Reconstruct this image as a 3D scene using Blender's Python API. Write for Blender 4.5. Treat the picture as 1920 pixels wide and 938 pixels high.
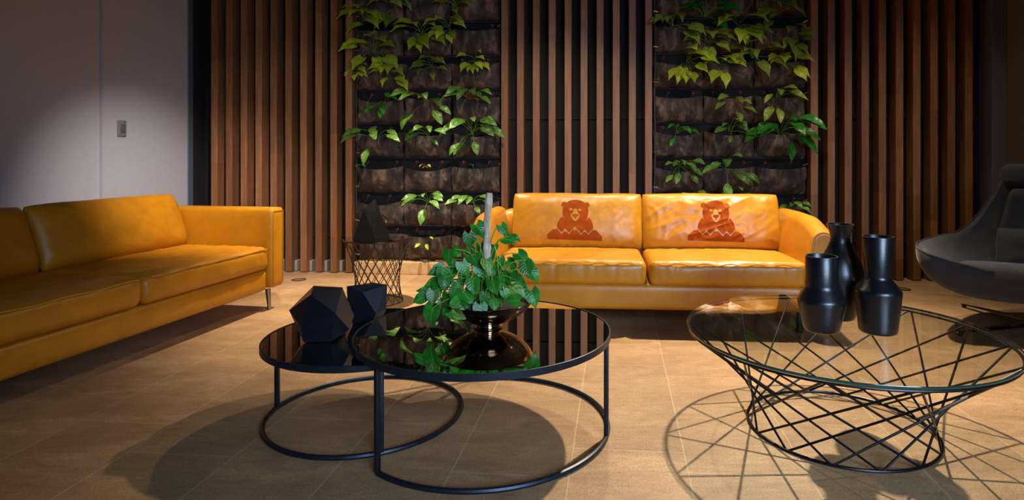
import bpy, bmesh, math, random
from mathutils import Vector, Matrix, noise
for o in list(bpy.data.objects): bpy.data.objects.remove(o, do_unlink=True)
scene = bpy.context.scene
COL = scene.collection
PI = math.pi
def D(a): return math.radians(a)

# ------------------------------------------------------------------ camera, light, exposure
FX, PX, PY, CH = 1135.0, 1050.0, 288.0, 1.05        # focal length, principal point (px of 1920x938), eye height
cam = bpy.data.cameras.new('camera'); cam.sensor_fit = 'HORIZONTAL'; cam.sensor_width = 36
cam.lens = FX/1920*36; cam.shift_x = (960-PX)/1920; cam.shift_y = (PY-469)/1920; cam.clip_start = .05
co = bpy.data.objects.new('camera', cam); COL.objects.link(co)
co.location = (0, 0, CH); co.rotation_euler = (D(90), 0, 0); scene.camera = co
vs = scene.view_settings
vs.view_transform = 'Standard'; vs.look = 'None'; vs.gamma = 1; vs.exposure = 0.0; vs.use_curve_mapping = False
wd = bpy.data.worlds.new('world'); scene.world = wd; wd.use_nodes = True
wd.node_tree.nodes['Background'].inputs[0].default_value = (.55, .68, 1, 1)
wd.node_tree.nodes['Background'].inputs[1].default_value = .06
def spot(x, y, z, tx, ty, tz, power, col, size=90, blend=.8, rad=.035):
    l = bpy.data.lights.new('ceiling_or_added_spot', 'SPOT'); l.energy = power; l.color = col
    l.spot_size = D(size); l.spot_blend = blend; l.shadow_soft_size = rad
    o = bpy.data.objects.new('ceiling_or_added_spot', l); COL.objects.link(o); o.location = (x, y, z)
    o.rotation_euler = (Vector((tx, ty, tz))-Vector((x, y, z))).to_track_quat('-Z', 'Y').to_euler()
def area(x, y, z, tx, ty, tz, w, h, power, col):
    l = bpy.data.lights.new('window_daylight', 'AREA'); l.shape = 'RECTANGLE'; l.size = w; l.size_y = h
    l.energy = power; l.color = col; l.spread = D(64)
    o = bpy.data.objects.new('window_daylight', l); COL.objects.link(o); o.location = (x, y, z)
    o.rotation_euler = (Vector((tx, ty, tz))-Vector((x, y, z))).to_track_quat('-Z', 'Y').to_euler()
WARM = (1, .83, .60)
spot(1.35, 3.85, 2.68, 1.1, 2.95, 0, 620, WARM, 98, 1)
spot(.40, 4.35, 2.68, -.0, 3.6, 0, 130, WARM, 96, 1)
spot(-1.25, 4.45, 2.68, -1.15, 4.3, 0, 600, WARM, 70, 1)
spot(2.35, 4.25, 2.68, 2.2, 4.2, 0, 70, WARM, 90, 1)
for wx, wpow in ((-2.2, 70), (-.1, 165), (1.2, 68), (2.9, 30)):
    spot(wx, 3.1, 2.68, wx-.05, 5.1, .55, wpow, WARM, 68, 1)                 # added wall washers, no known fittings, to brighten the slat fronts
spot(-1.2, 2.9, 2.68, -3.15, 5.05, .0, 480, (1, .90, .88), 46, 1)           # added neutral spot, no known fitting, for the bright pool on the plaster wall
area(1.6, -1.6, 1.7, .3, 2.6, .35, 1.9, 1.5, 34, (.50, .70, 1))       # daylight from the glazed front, right of the viewer
area(-2.1, .1, .9, -3.4, 3.9, .8, 1.0, 1.0, 1.2, (.50, .70, 1))      # daylight from the glazed front, left of the viewer

# ------------------------------------------------------------------ materials
def lin(c): return tuple(((v/255)/12.92 if v/255 <= .04045 else ((v/255+.055)/1.055)**2.4) for v in c)+(1,)
class NT:
    def __init__(s, name):
        s.m = bpy.data.materials.new(name); s.m.use_nodes = True; s.t = s.m.node_tree
        s.b = s.t.nodes['Principled BSDF']
    def n(s, typ, **kw):
        x = s.t.nodes.new(typ)
        for k, v in kw.items():
            if k.startswith('_'): setattr(x, k[1:], v)
        return x
    def l(s, a, b): s.t.links.new(a, b)
    def set(s, **kw):
        for k, v in kw.items(): s.b.inputs[k.replace('_', ' ')].default_value = v
        return s
    def coord(s, scale=(1, 1, 1), out='Object', rot=(0, 0, 0)):
        c = s.n('ShaderNodeTexCoord'); mp = s.n('ShaderNodeMapping')
        mp.inputs['Scale'].default_value = scale; mp.inputs['Rotation'].default_value = rot
        s.l(c.outputs[out], mp.inputs[0]); return mp.outputs[0]
    def noise(s, vec, scale, detail=4, rough=.55, dist=0):
        x = s.n('ShaderNodeTexNoise'); x.inputs['Scale'].default_value = scale; x.inputs['Detail'].default_value = detail
        x.inputs['Roughness'].default_value = rough; x.inputs['Distortion'].default_value = dist
        s.l(vec, x.inputs['Vector']); return x.outputs['Fac']
    def ramp(s, fac, stops):
        r = s.n('ShaderNodeValToRGB'); e = r.color_ramp.elements
        while len(e) < len(stops): e.new(.5)
        for i, (p, c) in enumerate(stops): e[i].position = p; e[i].color = c if len(c) == 4 else tuple(c)+(1,)
        s.l(fac, r.inputs[0]); return r.outputs[0]
    def mix(s, fac, a, b, mode='MIX'):
        x = s.n('ShaderNodeMix'); x.data_type = 'RGBA'; x.blend_type = mode
        for sock, v in ((x.inputs[0], fac), (x.inputs[6], a), (x.inputs[7], b)):
            if isinstance(v, (int, float, tuple)): sock.default_value = v
            else: s.l(v, sock)
        return x.outputs[2]
    def math(s, op, a, b=None, c=None):
        x = s.n('ShaderNodeMath'); x.operation = op
        for i, v in enumerate((a, b, c)):
            if v is None: continue
            if isinstance(v, (int, float)): x.inputs[i].default_value = v
            else: s.l(v, x.inputs[i])
        return x.outputs[0]
    def base(s, c): s.l(c, s.b.inputs['Base Color']); return s
    def bump(s, h, strength=.3, dist=.01, prev=None):
        x = s.n('ShaderNodeBump'); x.inputs['Strength'].default_value = strength; x.inputs['Distance'].default_value = dist
        s.l(h, x.inputs['Height'])
        if prev: s.l(prev, x.inputs['Normal'])
        s.l(x.outputs[0], s.b.inputs['Normal']); return x.outputs[0]
def plain(name, col, rough=.5, metal=0, bump=0, bscale=60, vary=.12, **kw):
    t = NT(name); t.set(Roughness=rough, Metallic=metal, **kw)
    v = t.coord(); f = t.noise(v, bscale, 4)
    c = lin(col); t.base(t.ramp(f, [(.3, tuple(x*(1-vary) for x in c[:3])), (.7, tuple(min(1, x*(1+vary)) for x in c[:3]))]))
    if bump: t.bump(f, bump, .004)
    return t.m
def leather(name, base, cell=0., rough=.36):
    t = NT(name); v = t.coord()
    f = t.noise(v, 7, 5, .6); c = lin(base)
    col = t.ramp(f, [(.28, (c[0]*.86, c[1]*.80, c[2]*.7)), (.72, (min(1, c[0]*1.1), c[1]*1.14, c[2]*1.35))])
    g = t.n('ShaderNodeTexVoronoi'); g.inputs['Scale'].default_value = 320; t.l(v, g.inputs['Vector'])
    if cell:
        w = t.n('ShaderNodeTexVoronoi'); w.inputs['Scale'].default_value = 26; w.feature = 'F1'
        dn = t.n('ShaderNodeTexNoise'); dn.inputs['Scale'].default_value = 12; t.l(v, dn.inputs['Vector'])
        mv = t.n('ShaderNodeVectorMath'); mv.operation = 'MULTIPLY_ADD'; mv.inputs[1].default_value = (.06, .06, .06)
        t.l(dn.outputs['Color'], mv.inputs[0]); t.l(v, mv.inputs[2]); t.l(mv.outputs[0], w.inputs['Vector'])
        blot = t.ramp(w.outputs['Distance'], [(.25, (1, 1, 1)), (.65, (0, 0, 0))])
        fm = t.math('MULTIPLY', t.ramp(t.noise(v, 4, 3), [(.42, (0, 0, 0)), (.6, (1, 1, 1))]), cell)
        fm2 = t.math('MULTIPLY', fm, blot)
        col = t.mix(fm2, col, tuple(min(1, k*1.5) for k in c[:3])+(1,))
    t.base(col); t.set(Roughness=rough); t.b.inputs['Specular IOR Level'].default_value = .5
    n1 = t.bump(g.outputs['Distance'], .10, .002)
    t.bump(t.noise(v, 9, 3, .5, .4), .10, .012, n1)
    return t.m
M = {}
M['leather'] = leather('ochre_leather', (184, 123, 25))
M['leather_mottled'] = leather('mottled_ochre_leather', (172, 117, 22), .5)
M['leather2'] = leather('amber_leather', (182, 118, 10), 0, .42)
M['emblem'] = leather('printed_brown', (142, 60, 0), .3, .6)
M['emblem'].node_tree.nodes['Principled BSDF'].inputs['Specular IOR Level'].default_value = .1
M['stitch'] = plain('stitch_thread', (222, 160, 60), .7)
M['dark_metal'] = plain('charcoal_coated_metal', (38, 46, 56), .38, .6, vary=.05)
M['rod'] = plain('black_coated_rod', (20, 23, 27), .35, .5, vary=.05)
M['bronze_rod'] = plain('brown_coated_rod', (70, 58, 50), .45, .5, vary=.05)
M['chrome'] = plain('brushed_steel', (150, 150, 150), .22, 1, vary=.05)
M['vase'] = plain('satin_black_glaze', (13, 15, 19), .34, 0, .12, 90, .12, Coat_Weight=.3, Coat_Roughness=.3)
M['facet'] = plain('black_faceted_ceramic', (20, 26, 36), .34, 0, vary=.05)
M['fabric'] = None
t = NT('charcoal_velvet'); v = t.coord(); f = t.noise(v, 9, 6, .7, .5); f2 = t.noise(v, 260, 2)
t.base(t.ramp(f, [(.3, lin((26, 26, 31))), (.75, lin((42, 41, 47)))])); t.set(Roughness=.85, Sheen_Weight=.12, Sheen_Roughness=.4)
t.bump(f2, .25, .002); M['fabric'] = t.m
M['cone'] = plain('matt_black_ceramic', (5, 6, 8), .7, 0, vary=.05, Specular_IOR_Level=.2)
t = NT('smoked_mirror_glass'); t.set(Metallic=1, Roughness=.015); v = t.coord()
t.base(t.ramp(t.noise(v, 3, 2), [(.3, (.50, .46, .42)), (.7, (.52, .48, .44))])); M['black_glass'] = t.m
t = NT('clear_table_glass')          # thin clear pane: tinted see-through plus mirror reflection by angle
tb = t.n('ShaderNodeBsdfTransparent'); tb.inputs[0].default_value = (.95, .968, .95, 1)
gl = t.n('ShaderNodeBsdfGlossy'); gl.inputs['Roughness'].default_value = .01
fr = t.n('ShaderNodeFresnel'); ge = t.n('ShaderNodeNewGeometry')         # same reflectance from either side of the thin pane
t.l(t.math('MULTIPLY_ADD', ge.outputs['Backfacing'], 1/1.52-1.52, 1.52), fr.inputs['IOR'])
mx = t.n('ShaderNodeMixShader'); t.l(fr.outputs[0], mx.inputs[0]); t.l(tb.outputs[0], mx.inputs[1]); t.l(gl.outputs[0], mx.inputs[2])
t.l(mx.outputs[0], t.t.nodes['Material Output'].inputs[0]); M['glass'] = t.m
t = NT('green_glass_edge'); t.set(Roughness=.08, IOR=1.5); t.b.inputs['Base Color'].default_value = (.012, .05, .035, 1)
t.b.inputs['Coat Weight'].default_value = .6; M['glass_edge'] = t.m
t = NT('polished_bronze'); t.set(Metallic=1, Roughness=.12); v = t.coord(); f = t.noise(v, 26, 4, .6)
t.base(t.ramp(f, [(.3, (.34, .27, .20)), (.7, (.60, .48, .34))])); t.bump(f, .10, .01); M['bowl'] = t.m
def wood(name, a, b, c3):
    t = NT(name); v = t.coord((30, 30, 1.6)); f = t.noise(v, 1.6, 7, .65, .8); v2 = t.coord((140, 140, 5)); g = t.noise(v2, 1.5, 4, .7)
    oi = t.n('ShaderNodeObjectInfo')
    col = t.ramp(f, [(.25, lin(a)), (.5, lin(b)), (.8, lin(c3))])
    col = t.mix(t.math('MULTIPLY', g, .55), col, lin(tuple(x*.55 for x in a)))
    seg = t.n('ShaderNodeTexCoord'); sx = t.n('ShaderNodeSeparateXYZ'); t.l(seg.outputs['Object'], sx.inputs[0])
    k = t.math('FLOOR', t.math('ADD', t.math('MULTIPLY', sx.outputs[2], 1.1), t.math('MULTIPLY', oi.outputs['Random'], 7)))
    wn = t.n('ShaderNodeTexWhiteNoise'); wn.noise_dimensions = '2D'; cb = t.n('ShaderNodeCombineXYZ')
    t.l(k, cb.inputs[0]); t.l(oi.outputs['Random'], cb.inputs[1]); t.l(cb.outputs[0], wn.inputs['Vector'])
    hs = t.n('ShaderNodeHueSaturation'); t.l(col, hs.inputs['Color']); t.l(t.math('MULTIPLY_ADD', wn.outputs['Value'], .42, .78), hs.inputs['Value'])
    t.base(hs.outputs[0]); t.set(Roughness=.5); t.bump(f, .12, .003); return t.m
M['wood'] = wood('brown_oak', (122, 78, 44), (152, 100, 60), (182, 128, 84))
M['wall_black'] = plain('black_backing', (16, 14, 13), .9)
M['wall_left'] = plain('pale_plaster', (176, 174, 178), .8, 0, .1, 30, .03)
M['wall_right'] = plain('grey_plaster', (112, 104, 98), .85, 0, .1, 30, .03)
M['trim_blue'] = plain('blue_grey_metal', (96, 112, 130), .4, .3)
M['grey'] = plain('grey_plaster_trim', (90, 90, 92), .8)
M['ceiling'] = plain('dark_ceiling', (52, 50, 50), .9)
M['kerb'] = plain('sand_coloured_stone', (205, 170, 120), .7, 0, .3, 22, .14)
M['block'] = plain('grey_painted_timber', (150, 145, 135), .8)
M['soil'] = plain('dark_soil', (34, 24, 18), .95, 0, .8, 70, .4)
M['tube'] = plain('black_irrigation_pipe', (60, 62, 66), .4)
M['copper'] = plain('red_copper_ring', (170, 60, 42), .35, .3)
t = NT('brown_felt'); v = t.coord((1, 1, .35)); f = t.noise(v, 11, 5, .65, .6); w = t.noise(t.coord(), 190, 2)
t.base(t.ramp(f, [(.32, lin((34, 27, 23))), (.5, lin((58, 46, 39))), (.68, lin((118, 96, 80)))])); t.set(Roughness=.75)
n1 = t.bump(w, .3, .002); t.bump(f, .5, .02, n1); M['felt'] = t.m
def leafmat(name, a, b, c3, var=0.):
    t = NT(name); v = t.coord(); oi = t.n('ShaderNodeObjectInfo'); f = t.noise(v, 14, 3, .6, .8)
    uv = t.n('ShaderNodeTexCoord'); sx = t.n('ShaderNodeSeparateXYZ'); t.l(uv.outputs['UV'], sx.inputs[0])
    ac = t.math('ABSOLUTE', sx.outputs[0])                      # 0 midrib .. 1 margin
    sl = t.math('SINE', t.math('MULTIPLY', t.math('SUBTRACT', sx.outputs[1], t.math('MULTIPLY', ac, .28)), 42))
    rib = t.math('LESS_THAN', ac, .07)
    col = t.ramp(f, [(.3, lin(a)), (.7, lin(b))])
    st = t.n('ShaderNodeTexNoise'); st.inputs['Scale'].default_value = 5; cb = t.n('ShaderNodeCombineXYZ')
    t.l(t.math('MULTIPLY', ac, 2.2), cb.inputs[0]); t.l(t.math('ADD', t.math('MULTIPLY', t.math('SUBTRACT', sx.outputs[1], t.math('MULTIPLY', ac, .3)), 1.0), t.math('MULTIPLY', oi.outputs['Random'], 30)), cb.inputs[1])
    t.l(sx.outputs[0], cb.inputs[2]); t.l(cb.outputs[0], st.inputs['Vector'])
    k = t.ramp(st.outputs['Fac'], [((.55 if var else .66), (0, 0, 0)), ((.66 if var else .74), (1, 1, 1))])
    col = t.mix(t.math('MULTIPLY', k, .8 if var else .45), col, lin(c3))
    col = t.mix(t.math('MULTIPLY', rib, .28), col, lin(c3))
    hs = t.n('ShaderNodeHueSaturation'); t.l(col, hs.inputs['Color'])
    t.l(t.math('MULTIPLY_ADD', oi.outputs['Random'], .7, .65), hs.inputs['Value'])
    t.base(hs.outputs[0]); t.set(Roughness=.34); t.b.inputs['Specular IOR Level'].default_value = .4
    t.bump(t.math('ADD', sl, t.math('MULTIPLY', rib, -2)), .25, .0008)
    tr = t.n('ShaderNodeBsdfTranslucent'); t.l(hs.outputs[0], tr.inputs[0]); mx = t.n('ShaderNodeMixShader'); mx.inputs[0].default_value = .22
    out = t.t.nodes['Material Output']; t.l(t.b.outputs[0], mx.inputs[1]); t.l(tr.outputs[0], mx.inputs[2]); t.l(mx.outputs[0], out.inputs[0])
    return t.m
M['leaf_dark'] = leafmat('glossy_green_leaf', (22, 92, 22), (52, 142, 40), (140, 196, 80))
M['leaf_var'] = leafmat('variegated_leaf', (40, 100, 24), (86, 138, 44), (190, 204, 120), 1)
M['leaf_lime'] = leafmat('lime_leaf', (150, 172, 34), (196, 204, 60), (216, 220, 110))
M['leaf_olive'] = leafmat('olive_leaf', (104, 130, 36), (150, 166, 56), (190, 196, 104), 1)
M['stem'] = plain('green_stem', (96, 142, 44), .5)
M['root'] = plain('tan_stem', (150, 104, 50), .6)
t = NT('driftwood_bark'); v = t.coord((1, 1, .25)); f = t.noise(v, 60, 6, .7, 1)
t.base(t.ramp(f, [(.3, lin((120, 98, 78))), (.5, lin((206, 186, 162))), (.75, lin((240, 230, 214)))])); t.set(Roughness=.9); t.bump(f, .8, .01); M['bark'] = t.m
# floor: sand coloured stone tiles with pale joints
t = NT('sandstone_floor'); v = t.coord(rot=(0, 0, D(5.35))); sx = t.n('ShaderNodeSeparateXYZ'); t.l(v, sx.inputs[0])
TW, TL = .389, .866
xx = t.math('DIVIDE', t.math('ADD', sx.outputs[0], .5430), TW)        # joint lines run away from the viewer
row = t.math('FLOOR', xx); fx = t.math('FRACT', xx)
ph = t.math('ADD', t.math('MULTIPLY', row, -.08), t.math('MULTIPLY', t.math('MULTIPLY', row, row), .31))
yy = t.math('SUBTRACT', t.math('DIVIDE', t.math('SUBTRACT', sx.outputs[1], 2.82), TL), ph)
fy = t.math('FRACT', yy); ty = t.math('FLOOR', yy)
def near(fr, w): return t.math('LESS_THAN', t.math('SUBTRACT', .5, t.math('ABSOLUTE', t.math('SUBTRACT', fr, .5))), w)
joint = t.math('MAXIMUM', near(fx, .0042), near(fy, .0019))
cb = t.n('ShaderNodeCombineXYZ'); t.l(row, cb.inputs[0]); t.l(ty, cb.inputs[1]); wn = t.n('ShaderNodeTexWhiteNoise'); t.l(cb.outputs[0], wn.inputs['Vector'])
big = t.noise(t.coord((1, 2.2, 1)), 2.6, 6, .62, .6); fine = t.noise(t.coord(), 150, 3, .8); mid = t.noise(t.coord((1, 3, 1)), 14, 6, .7, .5)
col = t.ramp(big, [(.3, lin((156, 122, 86))), (.7, lin((192, 156, 114)))])
col = t.mix(t.math('MULTIPLY', t.ramp(mid, [(.42, (0, 0, 0)), (.75, (1, 1, 1))]), .5), col, lin((124, 92, 60)))
spk = t.ramp(fine, [(.36, (.70, .68, .66)), (.64, (1.2, 1.2, 1.2))])
col = t.mix(1., col, spk, 'MULTIPLY')
hs = t.n('ShaderNodeHueSaturation'); t.l(col, hs.inputs['Color']); t.l(t.math('MULTIPLY_ADD', wn.outputs['Value'], .16, .92), hs.inputs['Value'])
col = t.mix(t.math('MULTIPLY', joint, .55), hs.outputs[0], lin((214, 190, 156)))
t.base(col); t.set(Roughness=.55); t.bump(mid, .12, .004); M['floor'] = t.m

# ------------------------------------------------------------------ mesh helpers
def obj(name, bm, mat, parent=None, smooth=True, loc=None):
    me = bpy.data.meshes.new(name); bmesh.ops.recalc_face_normals(bm, faces=bm.faces[:]); bm.to_mesh(me); bm.free()
    if smooth:
        for p in me.polygons: p.use_smooth = True
        try: me.set_sharp_from_angle(angle=D(40))
        except Exception: pass
    if mat: me.materials.append(mat)
    o = bpy.data.objects.new(name, me); COL.objects.link(o)
    if parent: o.parent = parent
    if loc: o.location = loc
    return o
def tag(o, label, cat, group=None):
    o['label'] = label; o['category'] = cat
    if group: o['group'] = group
    return o
def thing(name, label, cat, loc=(0, 0, 0), rz=0, group=None):
    o = bpy.data.objects.new(name, None); COL.objects.link(o); o.location = loc; o.rotation_euler = (0, 0, rz); o.empty_display_size = .1
    return tag(o, label, cat, group)
def struct(name, bm, mat, smooth=False, loc=None, rz=0):
    o = obj(name, bm, mat, None, smooth, loc); o.rotation_euler = (0, 0, rz); o['kind'] = 'structure'; return o
def B(): return bmesh.new()
def box(bm, x0, x1, y0, y1, z0, z1, bev=0, seg=2):
    r = bmesh.ops.create_cube(bm, size=1); vs_ = r['verts']
    for v in vs_: v.co = Vector(((x0+x1)/2+v.co.x*(x1-x0), (y0+y1)/2+v.co.y*(y1-y0), (z0+z1)/2+v.co.z*(z1-z0)))
    if bev:
        es = list({e for v in vs_ for e in v.link_edges})
        bmesh.ops.bevel(bm, geom=es, offset=bev, segments=seg, profile=.5, affect='EDGES')
def lathe(bm, prof, seg=48, c=(0, 0, 0), cap0=True, cap1=False, fn=None):
    rings = []
    for r, z in prof:
        ring = []
        for i in range(seg):
            a = 2*PI*i/seg; ring.append(bm.verts.new((c[0]+r*math.cos(a), c[1]+r*math.sin(a), c[2]+z)))
        rings.append(ring)
    for a, b in zip(rings, rings[1:]):
        for i in range(seg): bm.faces.new((a[i], a[(i+1) % seg], b[(i+1) % seg], b[i]))
    if cap0: bm.faces.new(rings[0][::-1])
    if cap1: bm.faces.new(rings[-1])
def tube(bm, pts, r, seg=8, closed=False):
    pts = [Vector(p) for p in pts]; n = len(pts); rad = r if isinstance(r, (list, tuple)) else [r]*n
    rings = []; prev = None
    for i, p in enumerate(pts):
        if closed: d = pts[(i+1) % n]-pts[i-1]
        else: d = pts[min(i+1, n-1)]-pts[max(i-1, 0)]
        d.normalize()
        if prev is None: u = d.orthogonal().normalized() if abs(d.z) > .9 else d.cross(Vector((0, 0, 1))).normalized()
        else: u = (prev-d*prev.dot(d)).normalized()
        prev = u; w = d.cross(u)
        rings.append([bm.verts.new(p+(u*math.cos(2*PI*k/seg)+w*math.sin(2*PI*k/seg))*rad[i]) for k in range(seg)])
    m = n if closed else n-1
    for i in range(m):
        a, b = rings[i], rings[(i+1) % n]
        for k in range(seg): bm.faces.new((a[k], a[(k+1) % seg], b[(k+1) % seg], b[k]))
    if not closed: bm.faces.new(rings[0][::-1]); bm.faces.new(rings[-1])
def prism(bm, pts, y0, y1):          # outline in x,z extruded along y
    a = [bm.verts.new((x, y0, z)) for x, z in pts]; b = [bm.verts.new((x, y1, z)) for x, z in pts]
    n = len(pts); bm.faces.new(a); bm.faces.new(b[::-1])
    for i in range(n): bm.faces.new((a[i], b[i], b[(i+1) % n], a[(i+1) % n]))
def puffy(w, d, h, r, nx=40, ny=24, nz=8, fn=None):
    """rounded upholstered block centred in x and y, base at z=0; fn(p, n) moves points"""
    bm = B(); r = min(r, w/2-.001, d/2-.001, h/2-.001)
    def pt(a, b, c):
        p = Vector((a*w/2, b*d/2, c*h/2))
        q = Vector((max(-w/2+r, min(w/2-r, p.x)), max(-d/2+r, min(d/2-r, p.y)), max(-h/2+r, min(h/2-r, p.z))))
        k = p-q
        if k.length > 1e-9: nn = k.normalized(); p = q+nn*r
        else: nn = Vector((0, 0, 1))
        m = Vector((p.x, p.y, p.z+h/2))
        return fn(m, nn) if fn else m
    cache = {}
    def vert(i, j, k):
        key = (i, j, k)
        if key not in cache:
            def sm(t): s = 2*t-1; return math.copysign(1-(1-abs(s))**1.35, s)
            cache[key] = bm.verts.new(pt(sm(i/nx), sm(j/ny), 2*k/nz-1))
        return cache[key]
    for i in range(nx):
        for j in range(ny):
            for k in (0, nz): bm.faces.new((vert(i, j, k), vert(i+1, j, k), vert(i+1, j+1, k), vert(i, j+1, k)))
    for i in range(nx):
        for k in range(nz):
            for j in (0, ny): bm.faces.new((vert(i, j, k), vert(i+1, j, k), vert(i+1, j, k+1), vert(i, j, k+1)))
    for j in range(ny):
        for k in range(nz):
            for i in (0, nx): bm.faces.new((vert(i, j, k), vert(i, j+1, k), vert(i, j+1, k+1), vert(i, j, k+1)))
    return bm
def wr(p, s, seed=0, stretch=(1, 1, 1)):     # soft ridged wrinkle value
    q = Vector((p.x*s*stretch[0]+seed, p.y*s*stretch[1]+seed*1.7, p.z*s*stretch[2]-seed))
    a = noise.noise(q+Vector((noise.noise(q*.6), noise.noise(q*.6+Vector((5, 3, 1))), 0))*.9)
    return 1-abs(a)*2.2

# ------------------------------------------------------------------ room
ALPHA = -math.atan(.0692)
WL = (0, 5.18, 0)                                        # the back wall's frame: x along the wall, y into it
def wp(s, t, z): return Vector((s*math.cos(ALPHA)-t*math.sin(ALPHA), 5.18+s*math.sin(ALPHA)+t*math.cos(ALPHA), z))
def on_wall(px, py, t=0):                                # where a sight line meets the plane t in front of/behind the slats
    u = (px-PX)/FX; w = (PY-py)/FX
    k = (math.cos(ALPHA)*5.18+t)/(math.cos(ALPHA)-u*math.sin(ALPHA))
    x, y = u*k, k
    return x*math.cos(ALPHA)+(y-5.18)*math.sin(ALPHA), CH+w*k
CEIL = 2.75
b = B(); box(b, -5, 5.2, -2.6, 6.2, -.06, 0); struct('floor', b, M['floor'])
b = B(); box(b, -5, 5.2, -2.6, 6.2, CEIL, CEIL+.06); struct('ceiling', b, M['ceiling'])
b = B(); box(b, -3.75, 4.1, .135, .25, 0, CEIL); struct('wall_back', b, M['wall_black'], loc=WL, rz=ALPHA)
b = B(); box(b, -3.75, -3.27, -1.0, -.095, 0, CEIL); box(b, -3.75, -3.29, -7.6, -1.004, 0, CEIL)
struct('wall_left', b, M['wall_left'], loc=WL, rz=ALPHA)
b = B(); box(b, 3.62, 4.1, -7.6, .14, 0, CEIL); struct('wall_right', b, M['wall_right'], loc=WL, rz=ALPHA)
b = B(); box(b, -3.75, -3.262, -.094, -.03, 0, CEIL, .004); struct('trim_1', b, M['trim_blue'], loc=WL, rz=ALPHA)
b = B(); box(b, 3.50, 3.62, -.05, .134, 0, CEIL, .004); struct('trim_2', b, M['grey'], loc=WL, rz=ALPHA)
b = B(); box(b, -1.80, -.545, -.02, .134, 0, .105, .006); struct('trim_3', b, M['kerb'], loc=WL, rz=ALPHA)
b = B(); box(b, .815, 2.075, -.02, .134, 0, .105, .006); struct('trim_4', b, M['kerb'], loc=WL, rz=ALPHA)
b = B(); box(b, -3.75, -3.262, -.029, .134, 0, CEIL); struct('trim_5', b, M['wall_black'], loc=WL, rz=ALPHA)
# small wall switch on the left wall
sw = thing('wall_switch', 'small grey switch plate on the pale left wall above the leather sofa', 'switch')
sw.location = wp(-3.268, -.83, 1.24); sw.rotation_euler = (0, 0, ALPHA)
b = B(); box(b, 0, .010, -.04, .04, -.06, .06, .004); obj('plate', b, plain('grey_plastic', (120, 118, 120), .5), sw)
b = B(); box(b, .010, .018, -.018, .018, -.03, .03, .003); obj('rocker', b, plain('dark_grey_plastic', (88, 88, 92), .5), sw)

# ------------------------------------------------------------------ slat screens
def screen(x0, n, label, blocks):
    c0 = math.cos(ALPHA)
    t = thing('slat_screen', label, 'slat screen', WL, ALPHA, None)
    first = None
    for k in range(n):
        s = (x0+.13655*k)/c0
        if first is None:
            b = B(); box(b, -.030, .030, 0, .118, .006, CEIL-.004, .003, 1); o = first = obj('slat', b, M['wood'], t)
        else: o = first.copy(); COL.objects.link(o); o.parent = t
        o.location = (s, 0, 0)
    s0, s1 = x0/c0-.03, (x0+.13655*(n-1))/c0+.03
    for z in (.30, 1.35, 2.45):
        b = B(); box(b, s0, s1, .119, .134, z, z+.05); obj('rail', b, M['wall_black'], t)
    fb = None
    for k in range(n-1):
        if k not in blocks: continue
        s = (x0+.13655*k)/c0+.031
        if fb is None:
            b = B(); box(b, 0, .022, .05, .118, .004, .098, .002, 1); o = fb = obj('baseboard_bit', b, M['block'], t)  # baseboard shaped as its visible sliver only; the part lost in shadow is left out
        else: o = fb.copy(); COL.objects.link(o); o.parent = t
        o.location = (s, 0, 0)
screen(-3.082, 10, 'vertical wooden slat screen at left, beside the pale wall, behind the left sofa arm', range(4, 9))
screen(-.4776, 10, 'middle vertical wooden slat screen between the two planted walls, behind the sofa', ())
screen(2.116, 10, 'vertical wooden slat screen at right, behind the vases and the dark armchair', range(4, 9))

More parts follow.
